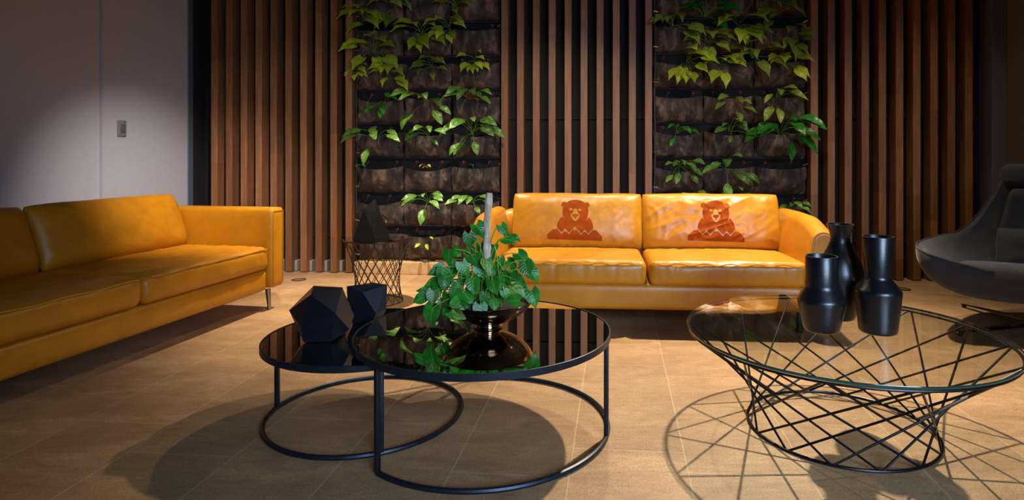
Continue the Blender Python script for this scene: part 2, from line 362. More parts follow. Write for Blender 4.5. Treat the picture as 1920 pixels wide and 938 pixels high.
# ------------------------------------------------------------------ felt planting panels
ROWS = [.115+.3*k for k in range(9)]
def panel(s0, s1, label, seed):
    t = thing('planting_panel', label, 'living wall panel', WL, ALPHA)
    b = B(); box(b, s0, s1, .112, .133, .108, CEIL-.01)
    obj('backing_sheet', b, M['wall_black'], t)
    w = (s1-s0-.02)/3; rnd = random.Random(seed)
    for r, z0 in enumerate(ROWS):
        H = min(.225, CEIL-.02-z0)
        for c in range(3):
            b = B(); nx, nz = 26, 14; sd = rnd.random()*50; bulge = .085+rnd.random()*.02; sag = .018+rnd.random()*.03
            a0 = s0+.01+c*w; g = []
            for j in range(nz+1):
                v = j/nz; rowv = []
                for i in range(nx+1):
                    u = i/nx; e = abs(2*u-1)
                    prof = (1-e**3.2)**.8 if e < 1 else 0
                    pv = min(1, v*1.9)**.55*(1-.12*v)
                    dep = .034+.030*pv+(bulge-.03)*prof*pv
                    p = Vector((u*5, v*3, sd))
                    fold = (.016*noise.noise(Vector((u*9+sd, v*1.2, 2)))+.010*math.sin(16*(u-.5)*(1.3-v)+sd)*(e**1.5))*(.4+e)
                    fold += .012*noise.noise(p*1.6)
                    an = math.atan2(v, 1.02-e); fold += .020*math.sin(an*13+sd+(3 if u > .5 else 0))*max(0, e-.35)**1.1*(1-.35*v)
                    z = z0+v*H - sag*(1-e**2)*v
                    rowv.append(b.verts.new((a0+u*w*.985+.006*noise.noise(p), .112-dep-fold*min(1, v*4), z)))
                g.append(rowv)
            for j in range(nz):
                for i in range(nx): b.faces.new((g[j][i], g[j][i+1], g[j+1][i+1], g[j+1][i]))
            # rolled lip to the inside and soil shelf
            lip = [b.verts.new((v_.co.x, min(.111, v_.co.y+.012), v_.co.z-.004)) for v_ in g[nz]]
            lip2 = [b.verts.new((v_.co.x, min(.1115, v_.co.y+.014), v_.co.z-.03)) for v_ in g[nz]]
            for i in range(nx):
                b.faces.new((g[nz][i], g[nz][i+1], lip[i+1], lip[i])); b.faces.new((lip[i], lip[i+1], lip2[i+1], lip2[i]))
            p_ = obj('pocket', b, M['felt'], t)
            b = B(); box(b, a0+.06, a0+w-.06, .05, .111, z0+H-.06-sag, z0+H-.034-sag*.6, .006); obj('soil', b, M['soil'], p_)
        b = B(); tube(b, [(s0+.01, .10, z0-.004), (s1-.01, .10, z0-.004)], .005, 6); obj('seam', b, M['tube'], t)
        for c in range(6):
            s = s0+.08+(s1-s0-.16)*(c+.3*rnd.random())/5.3; z = z0+H+.035
            b = B(); tube(b, [(s+.010*math.cos(a), .095, z+.010*math.sin(a)) for a in [k*PI/5 for k in range(10)]], .0028, 5, True)
            em = obj('drip_ring', b, M['copper'], t)
            b = B(); tube(b, [(s, .092, z-.010), (s-.012, .085, z-.028), (s-.03, .082, z-.06)], .0022, 5); obj('drip_hose', b, M['tube'], em)
    b = B(); zz = [.2+i*.12 for i in range(21)]
    tube(b, [(s0+.018+.004*math.sin(i), .03, z) for i, z in enumerate(zz)], .006, 6)
    pipe = obj('irrigation_pipe', b, M['tube'], t)
    for z in ROWS:
        b = B(); tube(b, [(s0+.006, .03, z+.05), (s0+.045, .03, z+.045)], .008, 6); obj('pipe_clip', b, M['chrome'], pipe)
        b = B(); tube(b, [(s1-.04, .05, z+.235), (s1-.005, .03, z+.25)], .005, 6); obj('wall_clip', b, M['chrome'], t)
panel(-1.815, -.515, 'left felt planting wall of dark pockets between the left and middle slat screens', 3)
panel(.79, 2.08, 'right felt planting wall of dark pockets behind the right half of the sofa', 8)

# ------------------------------------------------------------------ leaves
def leaf(bm, base, direc, up, L, W, droop=.5, fold=.25, heart=0., n=8):
    d = Vector(direc).normalized(); up = Vector(up); side = d.cross(up).normalized(); up = side.cross(d).normalized()
    rows = []; p = Vector(base); cur = d.copy(); curu = up.copy(); step = L/n
    for i in range(n+1):
        t = i/n
        if heart: wv = W/2*[.62, .93, 1.04, 1.0, .88, .70, .50, .29, .12, 0][min(9, round(t*9))]
        else: wv = W/2*math.sin(PI*t**.8)**.85 if 0 < i < n else 0
        back = -heart*L*.26*max(0, 1-t*2.6)
        row = []
        for k in (-1, -.5, 0, .5, 1):
            rip = .025*L*math.sin(t*9+k*3)*abs(k)
            row.append(p+side*(k*wv)+curu*(abs(k)*wv*fold*(1.2-abs(k)*.5)+rip)+cur*(back*(abs(k)**1.5)))
        rows.append(row)
        a = -droop/n*(.5+t); q = Matrix.Rotation(a, 3, side); cur = q @ cur; curu = q @ curu; p = p+cur*step
    uvl = bm.loops.layers.uv.verify(); vv = [[bm.verts.new(c) for c in r] for r in rows]
    for i, (a, b_) in enumerate(zip(vv, vv[1:])):
        for k in range(4):
            f = bm.faces.new((a[k], a[k+1], b_[k+1], b_[k]))
            for lp, (uu, v2) in zip(f.loops, ((k, i), (k+1, i), (k+1, i+1), (k, i+1))): lp[uvl].uv = ((uu-2)/2, v2/n)
def bez(a, b, c, n=7): return [a*(1-t)**2+b*2*t*(1-t)+c*t*t for t in [i/n for i in range(n+1)]]
def wall_plant(px, py, size, n, mat, label, seed, name='pothos_plant', hang=.6, group=None, cat='plant', lw=.40, roots=False, heart=0):
    """leafy plant rooted in a felt pocket; size = spread in metres"""
    rnd = random.Random(seed)
    s, z = on_wall(px, py, .0)
    t = thing(name, label, cat, wp(s, .03, z), ALPHA, group)
    sb = B()
    for k in range(n):
        a = PI*(.06+.88*(k+.5+rnd.uniform(-.35, .35))/n); a = a if rnd.random() > hang*.45 else -a*.8
        Ls = size*rnd.uniform(.20, .44); tip = Vector((math.cos(a)*Ls, -.05-size*rnd.uniform(.05, .38), math.sin(a)*Ls*.75+.01))
        mid = Vector((tip.x*.4, tip.y*.4, max(tip.z, 0)*.8+.05*size))
        path = bez(Vector((rnd.uniform(-.012, .012), .0, 0)), mid, tip); tube(sb, path, .0022, 5)
        dv = (tip-mid).normalized(); dv = (dv*.7+Vector((math.cos(a)*.7, -.35, .12-hang*.7*rnd.random()))).normalized()
        b = B(); L = size*rnd.uniform(.34, .52)
        leaf(b, tip, dv, (rnd.uniform(-.3, .3), -.75, .8), L, L*lw*rnd.uniform(.85, 1.2), .5+hang*rnd.random()*1.2, .22, heart)
        o = obj('leaf', b, mat, t)
    if roots:
        rb = B()
        for k in range(7):
            a = rnd.uniform(-.3, PI+.3); r = size*.25; tube(rb, bez(Vector((0, 0, .01)), Vector((math.cos(a)*r*.6, -.05, r*.5)), Vector((math.cos(a)*r, -.04, -r*.3*rnd.random()))), .0018, 4)
        obj('dry_root', rb, M['root'], t)
    obj('stem', sb, M['root'] if roots else M['stem'], t)
V, L_, O, K = M['leaf_var'], M['leaf_lime'], M['leaf_olive'], M['leaf_dark']
PL = [  # px, py, spread m, leaves, material, label, roots
 (706, 262, .36, 7, V, 'leafy pothos with one dark leaf over the left slat edge, left planting wall', False),
 (800, 196, .38, 8, V, 'pale pothos with tangled orange roots in the centre of the left planting wall', True),
 (884, 190, .36, 8, V, 'pale leafed plant with orange stems near the right edge of the left planting wall', True),
 (802, 256, .30, 6, V, 'small striped plant in the middle pocket above centre of the left planting wall', False),
 (884, 252, .42, 11, V, 'large drooping pothos with mixed dark and pale leaves, right side of left planting wall', False),
 (684, 318, .17, 2, K, 'single hanging green leaf beside the pipe, left edge of left planting wall', False),
 (802, 381, .31, 7, V, 'wide striped leafed plant in a pocket behind the bowl plant, left planting wall', False),
 (886, 381, .26, 7, V, 'upright green shoots directly above the driftwood stake', False),
 (797, 449, .14, 3, L_, 'tiny yellow sprout in the lowest pocket row of the left planting wall', False),
 (798, 314, .11, 2, L_, 'thin curling sprout in a bare pocket of the left planting wall', True),
 (886, 316, .09, 2, K, 'tiny round leaved seedling above the green shoots, left planting wall', False),
 (722, 412, .07, 2, L_, 'small yellow sprout peeking past the black cone on the lattice side table', False),
 (722, 190, .26, 5, K, 'dark shaded plant at the left of the left planting wall, under the lime foliage', False),
 (1270, 250, .23, 5, K, 'small upright plant in the left pocket of the right planting wall', False),
 (1370, 247, .28, 7, V, 'compact bushy plant in the middle pocket of the right planting wall', False),
 (1464, 252, .46, 11, K, 'large spreading pothos reaching over the right slat screen', False),
 (1456, 188, .34, 7, O, 'pale faded plant above the large spreading pothos, right planting wall', False),
 (1374, 200, .28, 6, O, 'hanging plant with dried stem above the compact bushy plant, right planting wall', True),
 (1274, 314, .30, 10, V, 'dense green pothos in a left pocket above the right sofa cushion', False),
 (1362, 318, .36, 8, V, 'pothos with trailing stem above the bear on the right cushion', False),
 (1292, 374, .24, 5, L_, 'yellow green sprigs just above the left of the right sofa cushion', True),
 (1372, 368, .24, 4, V, 'three leaved sprig peeping over the middle of the right sofa cushion', False),
 (1480, 392, .24, 6, V, 'plant behind the right end of the sofa back cushion', False),
]
for i, (px, py, sz, n, m, lab, rt) in enumerate(PL): wall_plant(px, py, sz, n, m, lab, 100+i, roots=rt)
UP = [(690, 30, .42, L_, 'upper left corner'), (740, 10, .40, O, 'top, second cluster from the left'), (700, 90, .46, L_, 'beside the left slat screen'),
 (735, 132, .36, L_, 'lowest of the upper clump at left'), (790, 55, .40, L_, 'centre, brightest cluster'), (838, 42, .32, L_, 'right of the brightest cluster'),
 (890, 106, .26, L_, 'single yellow cluster at right'), (808, 118, .30, O, 'dull cluster below centre'), (856, 6, .30, O, 'top right'), (672, 122, .26, L_, 'overlapping the slat edge')]
for i, (px, py, sz, m, lab) in enumerate(UP): wall_plant(px, py+8, sz*.86, 9, m, 'lime foliage clump on upper left planting wall, '+lab, 300+i, 'trailing_plant', .7, 'upper foliage of the left planting wall', lw=.60, heart=.4)
UP = [(1262, 40, .40, O, 'upper left corner'), (1322, 22, .40, K, 'top, second cluster from the left'), (1384, 40, .44, L_, 'top centre'), (1446, 24, .40, O, 'top, right of centre'),
 (1486, 60, .34, O, 'upper right edge'), (1288, 110, .38, L_, 'lower left cluster'), (1352, 118, .36, L_, 'lower centre, brightest cluster'), (1412, 100, .40, O, 'centre right cluster'),
 (1470, 112, .36, L_, 'lowest cluster at right'), (1330, 72, .36, O, 'middle of the clump')]
for i, (px, py, sz, m, lab) in enumerate(UP): wall_plant(px, py+8, sz*.86, 9, m, 'olive foliage clump on upper right planting wall, '+lab, 400+i, 'trailing_plant', .7, 'upper foliage of the right planting wall', lw=.60, heart=.4)

# ------------------------------------------------------------------ emblem drawing (bear above mountains)
def inside(poly, x, y):
    c = False; j = len(poly)-1
    for i in range(len(poly)):
        xi, yi = poly[i]; xj, yj = poly[j]
        if (yi > y) != (yj > y) and x < (xj-xi)*(y-yi)/(yj-yi)+xi: c = not c
        j = i
    return c
BEAR = [(597, 132), (545, 136), (500, 152), (460, 182), (430, 222), (410, 268), (405, 320), (412, 370), (425, 412), (441, 447), (402, 387), (366, 428), (342, 474), (330, 515), (328, 550),
 (395, 623), (450, 561), (503, 630), (595, 530), (685, 638), (738, 578), (790, 638), (858, 563), (861, 540), (851, 490), (829, 440), (795, 400), (756, 447), (771, 412), (783, 370), (790, 320), (785, 268), (765, 222), (735, 182), (695, 152), (650, 136)]
MOUNT = [(183, 722), (183, 660), (268, 578), (275, 572), (283, 582), (291, 573), (302, 580), (324, 568), (395, 648), (436, 604), (444, 616), (452, 606), (462, 617), (474, 608), (503, 654), (560, 588), (569, 580), (578, 596), (588, 584), (597, 600), (610, 582), (624, 592),
 (685, 664), (718, 610), (728, 620), (738, 612), (748, 622), (757, 614), (790, 662), (856, 582), (864, 593), (876, 586), (884, 592), (900, 586), (992, 682), (992, 740), (183, 722)]
MUZ = [(568, 272), (595, 262), (622, 272), (630, 318), (645, 345), (665, 350), (656, 398), (632, 436), (597, 462), (560, 436), (536, 398), (522, 345), (548, 345), (562, 318)]
NOSE = [(550, 362), (568, 352), (626, 352), (643, 362), (638, 380), (606, 392), (606, 412), (597, 428), (587, 412), (587, 394), (562, 382)]
def mark(x, y):
    if inside(MOUNT, x, y): return True
    if math.hypot(x-530, (y-281)*1.45) < 26 or math.hypot(x-662, (y-285)*1.45) < 26: return False
    if inside(MUZ, x, y): return inside(NOSE, x, y)
    if inside(BEAR, x, y): return True
    for cx in (429, 764):
        if math.hypot(x-cx, y-212) < 42: return not (y > 236 and abs(x-597) < 185)
    return False

# ------------------------------------------------------------------ right sofa
SA = ALPHA
def pillow_pt(u, v, w, h, T, seed, amp, sgn):
    """u,v in [-1,1]; x,z plane pillow, thickness along y"""
    ex = max(0, 1-abs(u)**4.5); ez = max(0, 1-abs(v)**3.6)
    th = T*(ex**.42)*(ez**.45)
    x = u*w/2*(1-.012*(1-v*v)*0+.0); z = v*h/2
    x *= 1-.02*abs(v)**6; z *= 1-.03*abs(u)**8
    edge = (1-abs(u)**6)*(1-abs(v)**6)
    q = Vector((x, 0, z))
    c = .6*wr(Vector((x*math.cos(.5)+z*math.sin(.5), 0, z*math.cos(.5)-x*math.sin(.5))), 6, seed, (.7, 1, 2.2))+.4*wr(q, 14, seed+3, (1, 1, 1))
    th += amp*(c-.6)*edge
    z += .006*noise.noise(Vector((x*4, seed, 1)))*(v > 0)*abs(v)
    return Vector((x, sgn*th, z))
def pillow(w, h, T, seed, amp, nu=110, nv=60):
    bm = B(); out = {}
    def P(i, j, s):
        if i in (0, nu) or j in (0, nv): s = 0
        key = (i, j, s)
        if key not in out:
            u = math.sin(PI/2*(2*i/nu-1)); v = math.sin(PI/2*(2*j/nv-1))
            out[key] = bm.verts.new(pillow_pt(u, v, w, h, T if s else 0, seed, amp if s else 0, s))
        return out[key]
    for i in range(nu):
        for j in range(nv):
            for s in (-1, 1): bm.faces.new((P(i, j, s), P(i+1, j, s), P(i+1, j+1, s), P(i, j+1, s)))
    return bm
def arm_profile(): return None
def sofa_right():
    W = 2.09; t = thing('leather_sofa', 'two seat ochre leather sofa with bear prints on its back cushions, facing the camera', 'sofa', (.508, 3.50, 0), SA)
    def bf(p, n):
        q = p.copy()
        if n.y < -.5: q.y -= .006*wr(p, 5, 4)*.5
        return q
    b = puffy(W-.30, .86, .155, .03, 60, 20, 6, bf)
    o = obj('base', b, M['leather'], t, loc=(0, .45, .135))
    b = B(); 
    for k in range(17): tube(b, [(-.012, .0155, .15+k*.0078), (-.012, .0155, .154+k*.0078)], .0014, 4)
    obj('seam_stitching', b, M['stitch'], o, loc=(.012, -.45, -.135))
    # seat cushions
    for sd, xc in ((1, -.4575), (2, .4575)):
        def f(p, n, sd=sd):
            q = p.copy(); u = p.x/.45; v = p.y/.30; top = max(0, n.z)
            cr = max(0, 1-u*u)**.6
            if p.z > .1: q.z += .018*cr*max(0, 1-v*v)**.5 - .02*(p.y+.3)/.6
            fr = max(0, -n.y) if p.y < -.2 else 0
            edge = 1-abs(u)**5
            w1 = wr(Vector((p.x, p.y, 0)), 7, sd*9, (1, 2.0, 1)); w2 = wr(Vector((p.x, 0, p.z)), 10, sd*5, (2.2, 1, .5))
            if p.z > .1: q.z += .006*(w1-.6)*edge + .002*(wr(p, 16, sd)-.6)*edge
            if p.y < -.28: q.y += -.012*max(0, 1-((p.z-.075)/.08)**2)*edge - .003*(w2-.6)*edge
            return q
        b = puffy(.90, .62, .142, .038, 90, 60, 14, f)
        o = obj('seat_cushion', b, M['leather'], t, loc=(xc, .305, .283))
        b = B(); pts = []
        for i in range(41):
            u = -1+2*i/40; pts.append((u*.425, -.316+.004*u*u, .128+.006*math.sin(i*.9+sd)))
        tube(b, pts, .0035, 6); obj('piping', b, M['leather'], o)
    # back cushions leaning back
    for sd, xc, mat, cx, amp in ((11, -.437, 'leather_mottled', -.012, .0035), (23, .470, 'leather', .022, .010)):
        w = .895 if sd == 11 else .925; h = .385
        b = pillow(w, h, .085, sd, amp)
        o = obj('back_cushion', b, M[mat], t, loc=(xc, .66, .585)); o.rotation_euler = (D(-15), 0, 0)
        b = B()
        for s in (-1, 1):
            for i in range(34):
                z = (-.9+1.8*i/34)*h/2
                tube(b, [(s*w/2*.985, -.004, z), (s*w/2*.985, -.004, z+.006)], .0018, 4)
        obj('edge_stitching', b, M['stitch'], o)
        # printed bear
        bw = .372; sc = bw/809.0; bm = B(); N = 300; stp = 809.0/N; cache = {}
        def vv(i, j):
            if (i, j) not in cache:
                x = cx+(183+i*stp-588)*sc; z = -(128+j*stp-440)*sc-.008
                p = pillow_pt(x/(w/2), z/(h/2), w, h, .085, sd, amp, -1); p.y -= .0012
                cache[(i, j)] = bm.verts.new(p)
            return cache[(i, j)]
        for i in range(N):
            for j in range(int(620/stp)):
                if mark(183+(i+.5)*stp, 128+(j+.5)*stp): bm.faces.new((vv(i, j), vv(i+1, j), vv(i+1, j+1), vv(i, j+1)))
        obj('bear_print', bm, M['emblem'], o)
    # frame behind the back cushions
    b = puffy(W-.10, .16, .52, .06, 50, 10, 12, lambda p, n: Vector((p.x, p.y+(p.z-.1)*.2, p.z-.03*(abs(p.x)/1.0)**3)))
    obj('back_rest', b, M['leather'], t, loc=(0, .79, .15))
    # flared arms: curved outward and sloping down to the front
    for s in (-1, 1):
        b = B(); ny, rows = 26, []
        prof = []      # closed outline of (across, up), across 0 = inner face at seat, positive outward
        for j in range(ny+1):
            v = j/ny; y = -.015+v*.90
            top = .605+.055*min(1, v*3.2)**.7+.01*math.sin(v*3); fl = .075*(.55+.45*v)
            dip = .0
            pts = []
            for k in range(12):
                z = .135+(top-.055-.135)*k/11; q = max(0, (z-.35)/.3); pts.append((fl*q**1.5-.0, z))
            x0 = pts[-1][0]
            for k in range(1, 12):
                a = PI-PI*k/12; pts.append((x0+.062+.062*math.cos(a), top-.055+.055*math.sin(a)))
            for k in range(12):
                z = top-.055-(top-.055-.135)*k/11; q = max(0, (z-.30)/.35); pts.append((.125+fl*q**1.3-.0, z))
            ringc = [b.verts.new((s*(W/2-.145+px_), y, pz)) for px_, pz in pts]; rows.append(ringc)
        n = len(rows[0])
        for a_, b_ in zip(rows, rows[1:]):
            for k in range(n): b.faces.new((a_[k], a_[(k+1) % n], b_[(k+1) % n], b_[k]))
        f0 = b.faces.new(rows[0]); b.faces.new(rows[-1][::-1])
        r = bmesh.ops.inset_region(b, faces=[f0], thickness=.012, depth=.008)
        o = obj('armrest', b, M['leather'], t)
        fb = B()
        rr = [v_ for v_ in [(s*(W/2-.145+px_), -.0195, pz) for px_, pz in pts]]
        loop = []
        v = 0; top = .605; fl = .075*.55
        for k in range(12):
            z = .15+(top-.055-.15)*k/11; q = max(0, (z-.35)/.3); loop.append((fl*q**1.5+.016, z))
        x0 = loop[-1][0]-.016
        for k in range(1, 12):
            a = PI-PI*k/12; loop.append((x0+.062+.048*math.cos(a), top-.055+.041*math.sin(a)))
        for i in range(len(loop)*3-3):
            k, f_ = divmod(i, 3); A_ = Vector((s*(W/2-.145+loop[k][0]), -.0235, loop[k][1])); B_ = Vector((s*(W/2-.145+loop[k+1][0]), -.0235, loop[k+1][1]))
            tube(fb, [A_.lerp(B_, f_/3), A_.lerp(B_, f_/3+.2)], .0016, 4)
        obj('arm_stitching', fb, M['stitch'], o)
    for x in (-.9, .9):
        for y in (.12, .80):
            b = B(); box(b, x-.02, x+.02, y-.02, y+.02, 0, .137, .003); obj('leg', b, M['dark_metal'], t)
sofa_right()

# ------------------------------------------------------------------ left sofa (runs away from the viewer)
def sofa_left():
    L = 2.24
    t = thing('leather_sofa', 'long amber leather sofa along the left wall, seen from its open side, steel feet', 'sofa', (-1.905, 4.16, 0), D(90-9.7)-PI)
    # local frame: +x runs from the far arm towards the viewer, +y towards the wall
    t.rotation_euler = (0, 0, D(-99.7))
    def bf(p, n): return Vector((p.x, p.y-(.006*wr(p, 4, 2) if n.y < -.4 else 0), p.z))
    sgn = -1          # local y negative points to the wall after this rotation
    b = puffy(L-.26, .84, .145, .03, 50, 16, 6, None); obj('base', b, M['leather2'], t, loc=(L/2, -.44, .135))
    for k in range(2):
        def f(p, n, k=k):
            q = p.copy(); u = p.x/.49; v = p.y/.30
            if p.z > .1: q.z += .014*max(0, 1-u*u)**.6*max(0, 1-v*v)**.5+.006*(wr(p, 6, k*7+2, (1, 2, 1))-.6)
            if p.y > .28: q.y += .012*max(0, 1-((p.z-.075)/.08)**2)*(1-abs(u)**5)+.004*(wr(p, 9, k)-.6)
            return q
        b = puffy(.988, .70, .155, .045, 50, 34, 12, f); o = obj('seat_cushion', b, M['leather2'], t, loc=(.13+.495+k*.99, -.352, .278))
        b = B(); tube(b, [(-.46+.92*i/20, .352, .14+.003*math.sin(i)) for i in range(21)], .004, 6); obj('piping', b, M['leather2'], o)
        b = pillow(.98, .37, .095, 31+k*6, .009, 60, 40)
        o = obj('back_cushion', b, M['leather2'], t, loc=(.13+.495+k*.99, -.69, .60)); o.rotation_euler = (D(20), 0, 0)
    b = puffy(L-.02, .17, .48, .05, 40, 8, 10, lambda p, n: Vector((p.x, p.y-(p.z-.1)*.18, p.z))); obj('back_rest', b, M['leather2'], t, loc=(L/2, -.80, .15))
    for x in (.065, L-.065):
        b = puffy(.128, .90, .535, .022, 8, 30, 18, None); o = obj('armrest', b, M['leather2'], t, loc=(x, -.44, .15))
        b = B(); tube(b, [(-.05, .452, .02), (-.05, .452, .515), (.05, .452, .515), (.05, .452, .02)], .0025, 5); obj('piping', b, M['leather2'], o)
    for x in (.10, L-.10):
        for y in (-.03, -.83):
            b = B(); tube(b, [(x, y, 0), (x+(.02 if x > 1 else -.02)*0, y-.012, .14)], [.011, .018], 10); obj('leg', b, M['chrome'], t)
sofa_left()

# ------------------------------------------------------------------ round nesting tables
def arc(cx, cy, r, z, a0, a1, n): return [(cx+r*math.cos(D(a0+(a1-a0)*i/n)), cy+r*math.sin(D(a0+(a1-a0)*i/n)), z) for i in range(n+1)]
def round_table(cx, cy, R, Z, legs, a0, a1, label, full):
    t = thing('coffee_table', label, 'coffee table', (cx, cy, 0), 0, None)
    b = B(); lathe(b, [(R-.012, Z-.024), (R, Z-.024), (R, Z-.001), (R-.001, Z), (R-.006, Z), (R-.006, Z-.006), (R-.012, Z-.006)], 128, cap0=False)
    rg = B(); lathe(rg, [(R-.02, Z-.024), (R, Z-.0235), (R, Z-.001), (R-.0015, Z), (R-.006, Z), (R-.0065, Z-.018), (R-.02, Z-.018)], 128, cap0=False); b.free()
    for f in list(rg.faces): pass
    obj('rim', rg, M['dark_metal'], t)
    b = B(); lathe(b, [(.001, Z-.012), (R-.0068, Z-.012), (R-.0068, Z-.0025), (.001, Z-.0025)], 128, cap0=True, cap1=True); obj('mirror_top', b, M['black_glass'], t)
    b = B()
    if full: tube(b, arc(0, 0, R-.011, .0095, 0, 360-360/96, 95), .0095, 8, True)
    else: tube(b, arc(0, 0, R-.011, .0095, a0, a1, 90), .0095, 8)
    obj('base_ring', b, M['dark_metal'], t)
    for a in legs:
        x, y = (R-.011)*math.cos(D(a)), (R-.011)*math.sin(D(a)); b = B()
        box(b, -.0085, .0085, -.0085, .0085, .012, Z-.022, .002); o = obj('leg', b, M['dark_metal'], t, loc=(x, y, 0)); o.rotation_euler = (0, 0, D(a))
    return t
round_table(-.2916, 2.3384, .486, .3737, (-129.8, -13.4, 103), -129.8, 103, 'larger round coffee table with smoked mirror top carrying the leafy bowl, open ring base', False)
round_table(-.7816, 2.4473, .390, .3250, (175, -65, 55), 0, 0, 'smaller lower round mirror topped coffee table under the left edge of the larger one', True)

# ------------------------------------------------------------------ wire lattice tables
def wire_table(cx, cy, rb, rt, Z, n, m, off, rod, mat, label, glassmat, name, topthick=.012, seg=1, over=.006):
    t = thing(name, label, 'coffee table' if n == 14 else 'side table', (cx, cy, 0))
    b = B(); tube(b, arc(0, 0, rb, rod*1.3, 0, 360-3.75, 95), rod*1.3, 8, True); obj('base_ring', b, mat, t)
    b = B(); tube(b, arc(0, 0, rt, Z-topthick-rod*1.3, 0, 360-3.75, 95), rod*1.3, 8, True); obj('top_ring', b, mat, t)
    zz0, zz1 = rod*1.5, Z-topthick-rod*1.5
    for k in range(n):
        a = off+360*k/n
        for s in (-1, 1):
            a2 = a+s*m*360/n; e = s*.8
            b = B(); tube(b, [(rb*math.cos(D(a+e)), rb*math.sin(D(a+e)), zz0), (rt*math.cos(D(a2-e)), rt*math.sin(D(a2-e)), zz1)], rod, 7); obj('rod', b, mat, t)
    R = rt+over
    b = B(); lathe(b, [(R-.003, Z-topthick+.0002), (R, Z-topthick+.003), (R, Z-.003), (R-.003, Z)], 128, cap0=True, cap1=True); obj('glass_top', b, glassmat, t)
    return t, R
tC, RC = wire_table(1.072, 2.324, .3367, .566, .3764, 14, 3, -92.9, .0042, M['rod'], 'glass topped coffee table on a twisted black wire lattice base, holding the three vases', M['glass'], 'wire_coffee_table')
b = B(); lathe(b, [(RC+.0004, .3764-.0105), (RC+.0014, .3764-.009), (RC+.0014, .3764-.003), (RC+.0004, .3764-.0015)], 128, cap0=False)
for f in b.faces: pass
obj('glass_edge', b, M['glass_edge'], tC)
wire_table(-1.293, 4.29, .174, .229, .453, 18, 4, 3, .0026, M['bronze_rod'], 'small round side table with brown wire lattice base near the left planting wall', M['black_glass'], 'wire_side_table', .007, over=.003)

# ------------------------------------------------------------------ vases
def spline(pts, n=6):
    out = []
    for i in range(len(pts)-1):
        p0 = pts[max(i-1, 0)]; p1 = pts[i]; p2 = pts[i+1]; p3 = pts[min(i+2, len(pts)-1)]
        for k in range(n):
            t = k/n; out.append(tuple(.5*((2*p1[c])+(-p0[c]+p2[c])*t+(2*p0[c]-5*p1[c]+4*p2[c]-p3[c])*t*t+(-p0[c]+3*p1[c]-3*p2[c]+p3[c])*t**3) for c in (0, 1)))
    out.append(pts[-1]); return out
def vase(x, y, prof, label, smooth_prof):
    z0 = .3768; p = spline(prof, 8) if smooth_prof else prof
    th = .005; inner = [(max(.01, r-th), z) for r, z in p[::-1] if z > .03]
    rim = [(p[-1][0]-.001, p[-1][1]+.0015), (p[-1][0]-.004, p[-1][1]+.0015)]
    b = B(); lathe(b, p+rim+inner, 72, cap0=True, cap1=True)
    o = obj('vase', b, M['vase'], None, loc=(x, y, z0)); tag(o, label, 'vase', None); return o
def rounded(pts, r=.012, n=5):
    out = [pts[0]]
    for i in range(1, len(pts)-1):
        p = Vector(pts[i]); a = Vector(pts[i-1]); c = Vector(pts[i+1]); ra = min(r, (p-a).length*.45); rc = min(r, (c-p).length*.45)
        A = p+(a-p).normalized()*ra; C = p+(c-p).normalized()*rc
        for k in range(n+1):
            t = k/n; q = A*(1-t)**2+p*2*t*(1-t)+C*t*t; out.append((q.x, q.y))
    out.append(pts[-1]); return out
vase(.994, 2.30, rounded([(.03, 0), (.062, .001), (.0705, .03), (.0895, .118), (.0600, .168), (.0585, .283)], .011), 'shortest matt black vase with broad shoulders and straight neck, left of the trio', False)
vase(1.198, 2.28, rounded([(.03, 0), (.066, .001), (.0695, .03), (.0825, .158), (.0445, .206), (.0555, .360)], .010), 'black vase with tall flaring neck on a wide tapering body, right of the trio', False)
vase(1.142, 2.468, [(.03, 0), (.052, .002), (.064, .03), (.082, .10), (.0915, .175), (.078, .235), (.050, .290), (.0385, .325), (.042, .355), (.052, .384)], 'tall rounded black bottle vase with narrow waisted neck, behind the other two', True)

# ------------------------------------------------------------------ bowl, pothos and stake
BX, BY, BZ = -.281, 2.365, .3717
b = B()
pr = spline([(.054, .000), (.058, .004), (.050, .010), (.052, .018), (.085, .030), (.125, .052), (.158, .080), (.1735, .104)], 6)
inn = [(r-.004, z+.001) for r, z in pr[::-1] if z > .022]
lathe(b, pr+[(.175, .106), (.1735, .1075), (.171, .106)]+inn, 96, cap0=True, cap1=True)
bw = obj('bowl', b, M['bowl'], None, loc=(BX, BY, BZ)); tag(bw, 'shallow polished bronze pedestal bowl planted with pothos on the larger mirror table', 'bowl')
b = B(); lathe(b, [(.001, .088), (.10, .086), (.157, .080), (.150, .0765), (.001, .0765)], 48, cap0=True, cap1=True); obj('soil', b, M['soil'], bw)
b = B(); pts = [(BX-.012+.012*t+.004*math.sin(t*7), BY+.02, BZ+.092+t*.43) for t in [i/14 for i in range(15)]]
tube(b, pts, [.0175+.0022*math.sin(i*2.1)-.0003*i for i in range(15)], 14)
for v in b.verts: v.co += Vector((noise.noise(v.co*70), noise.noise(v.co*70+Vector((3, 1, 2))), 0))*.003
st = obj('driftwood_stake', b, M['bark'], None); tag(st, 'upright grey driftwood stake standing in the planted bronze bowl', 'stake')
rnd = random.Random(5)
pt = thing('pothos_plant', 'large glossy heart leaved pothos spilling over the bronze bowl', 'plant', (BX, BY, BZ+.09))
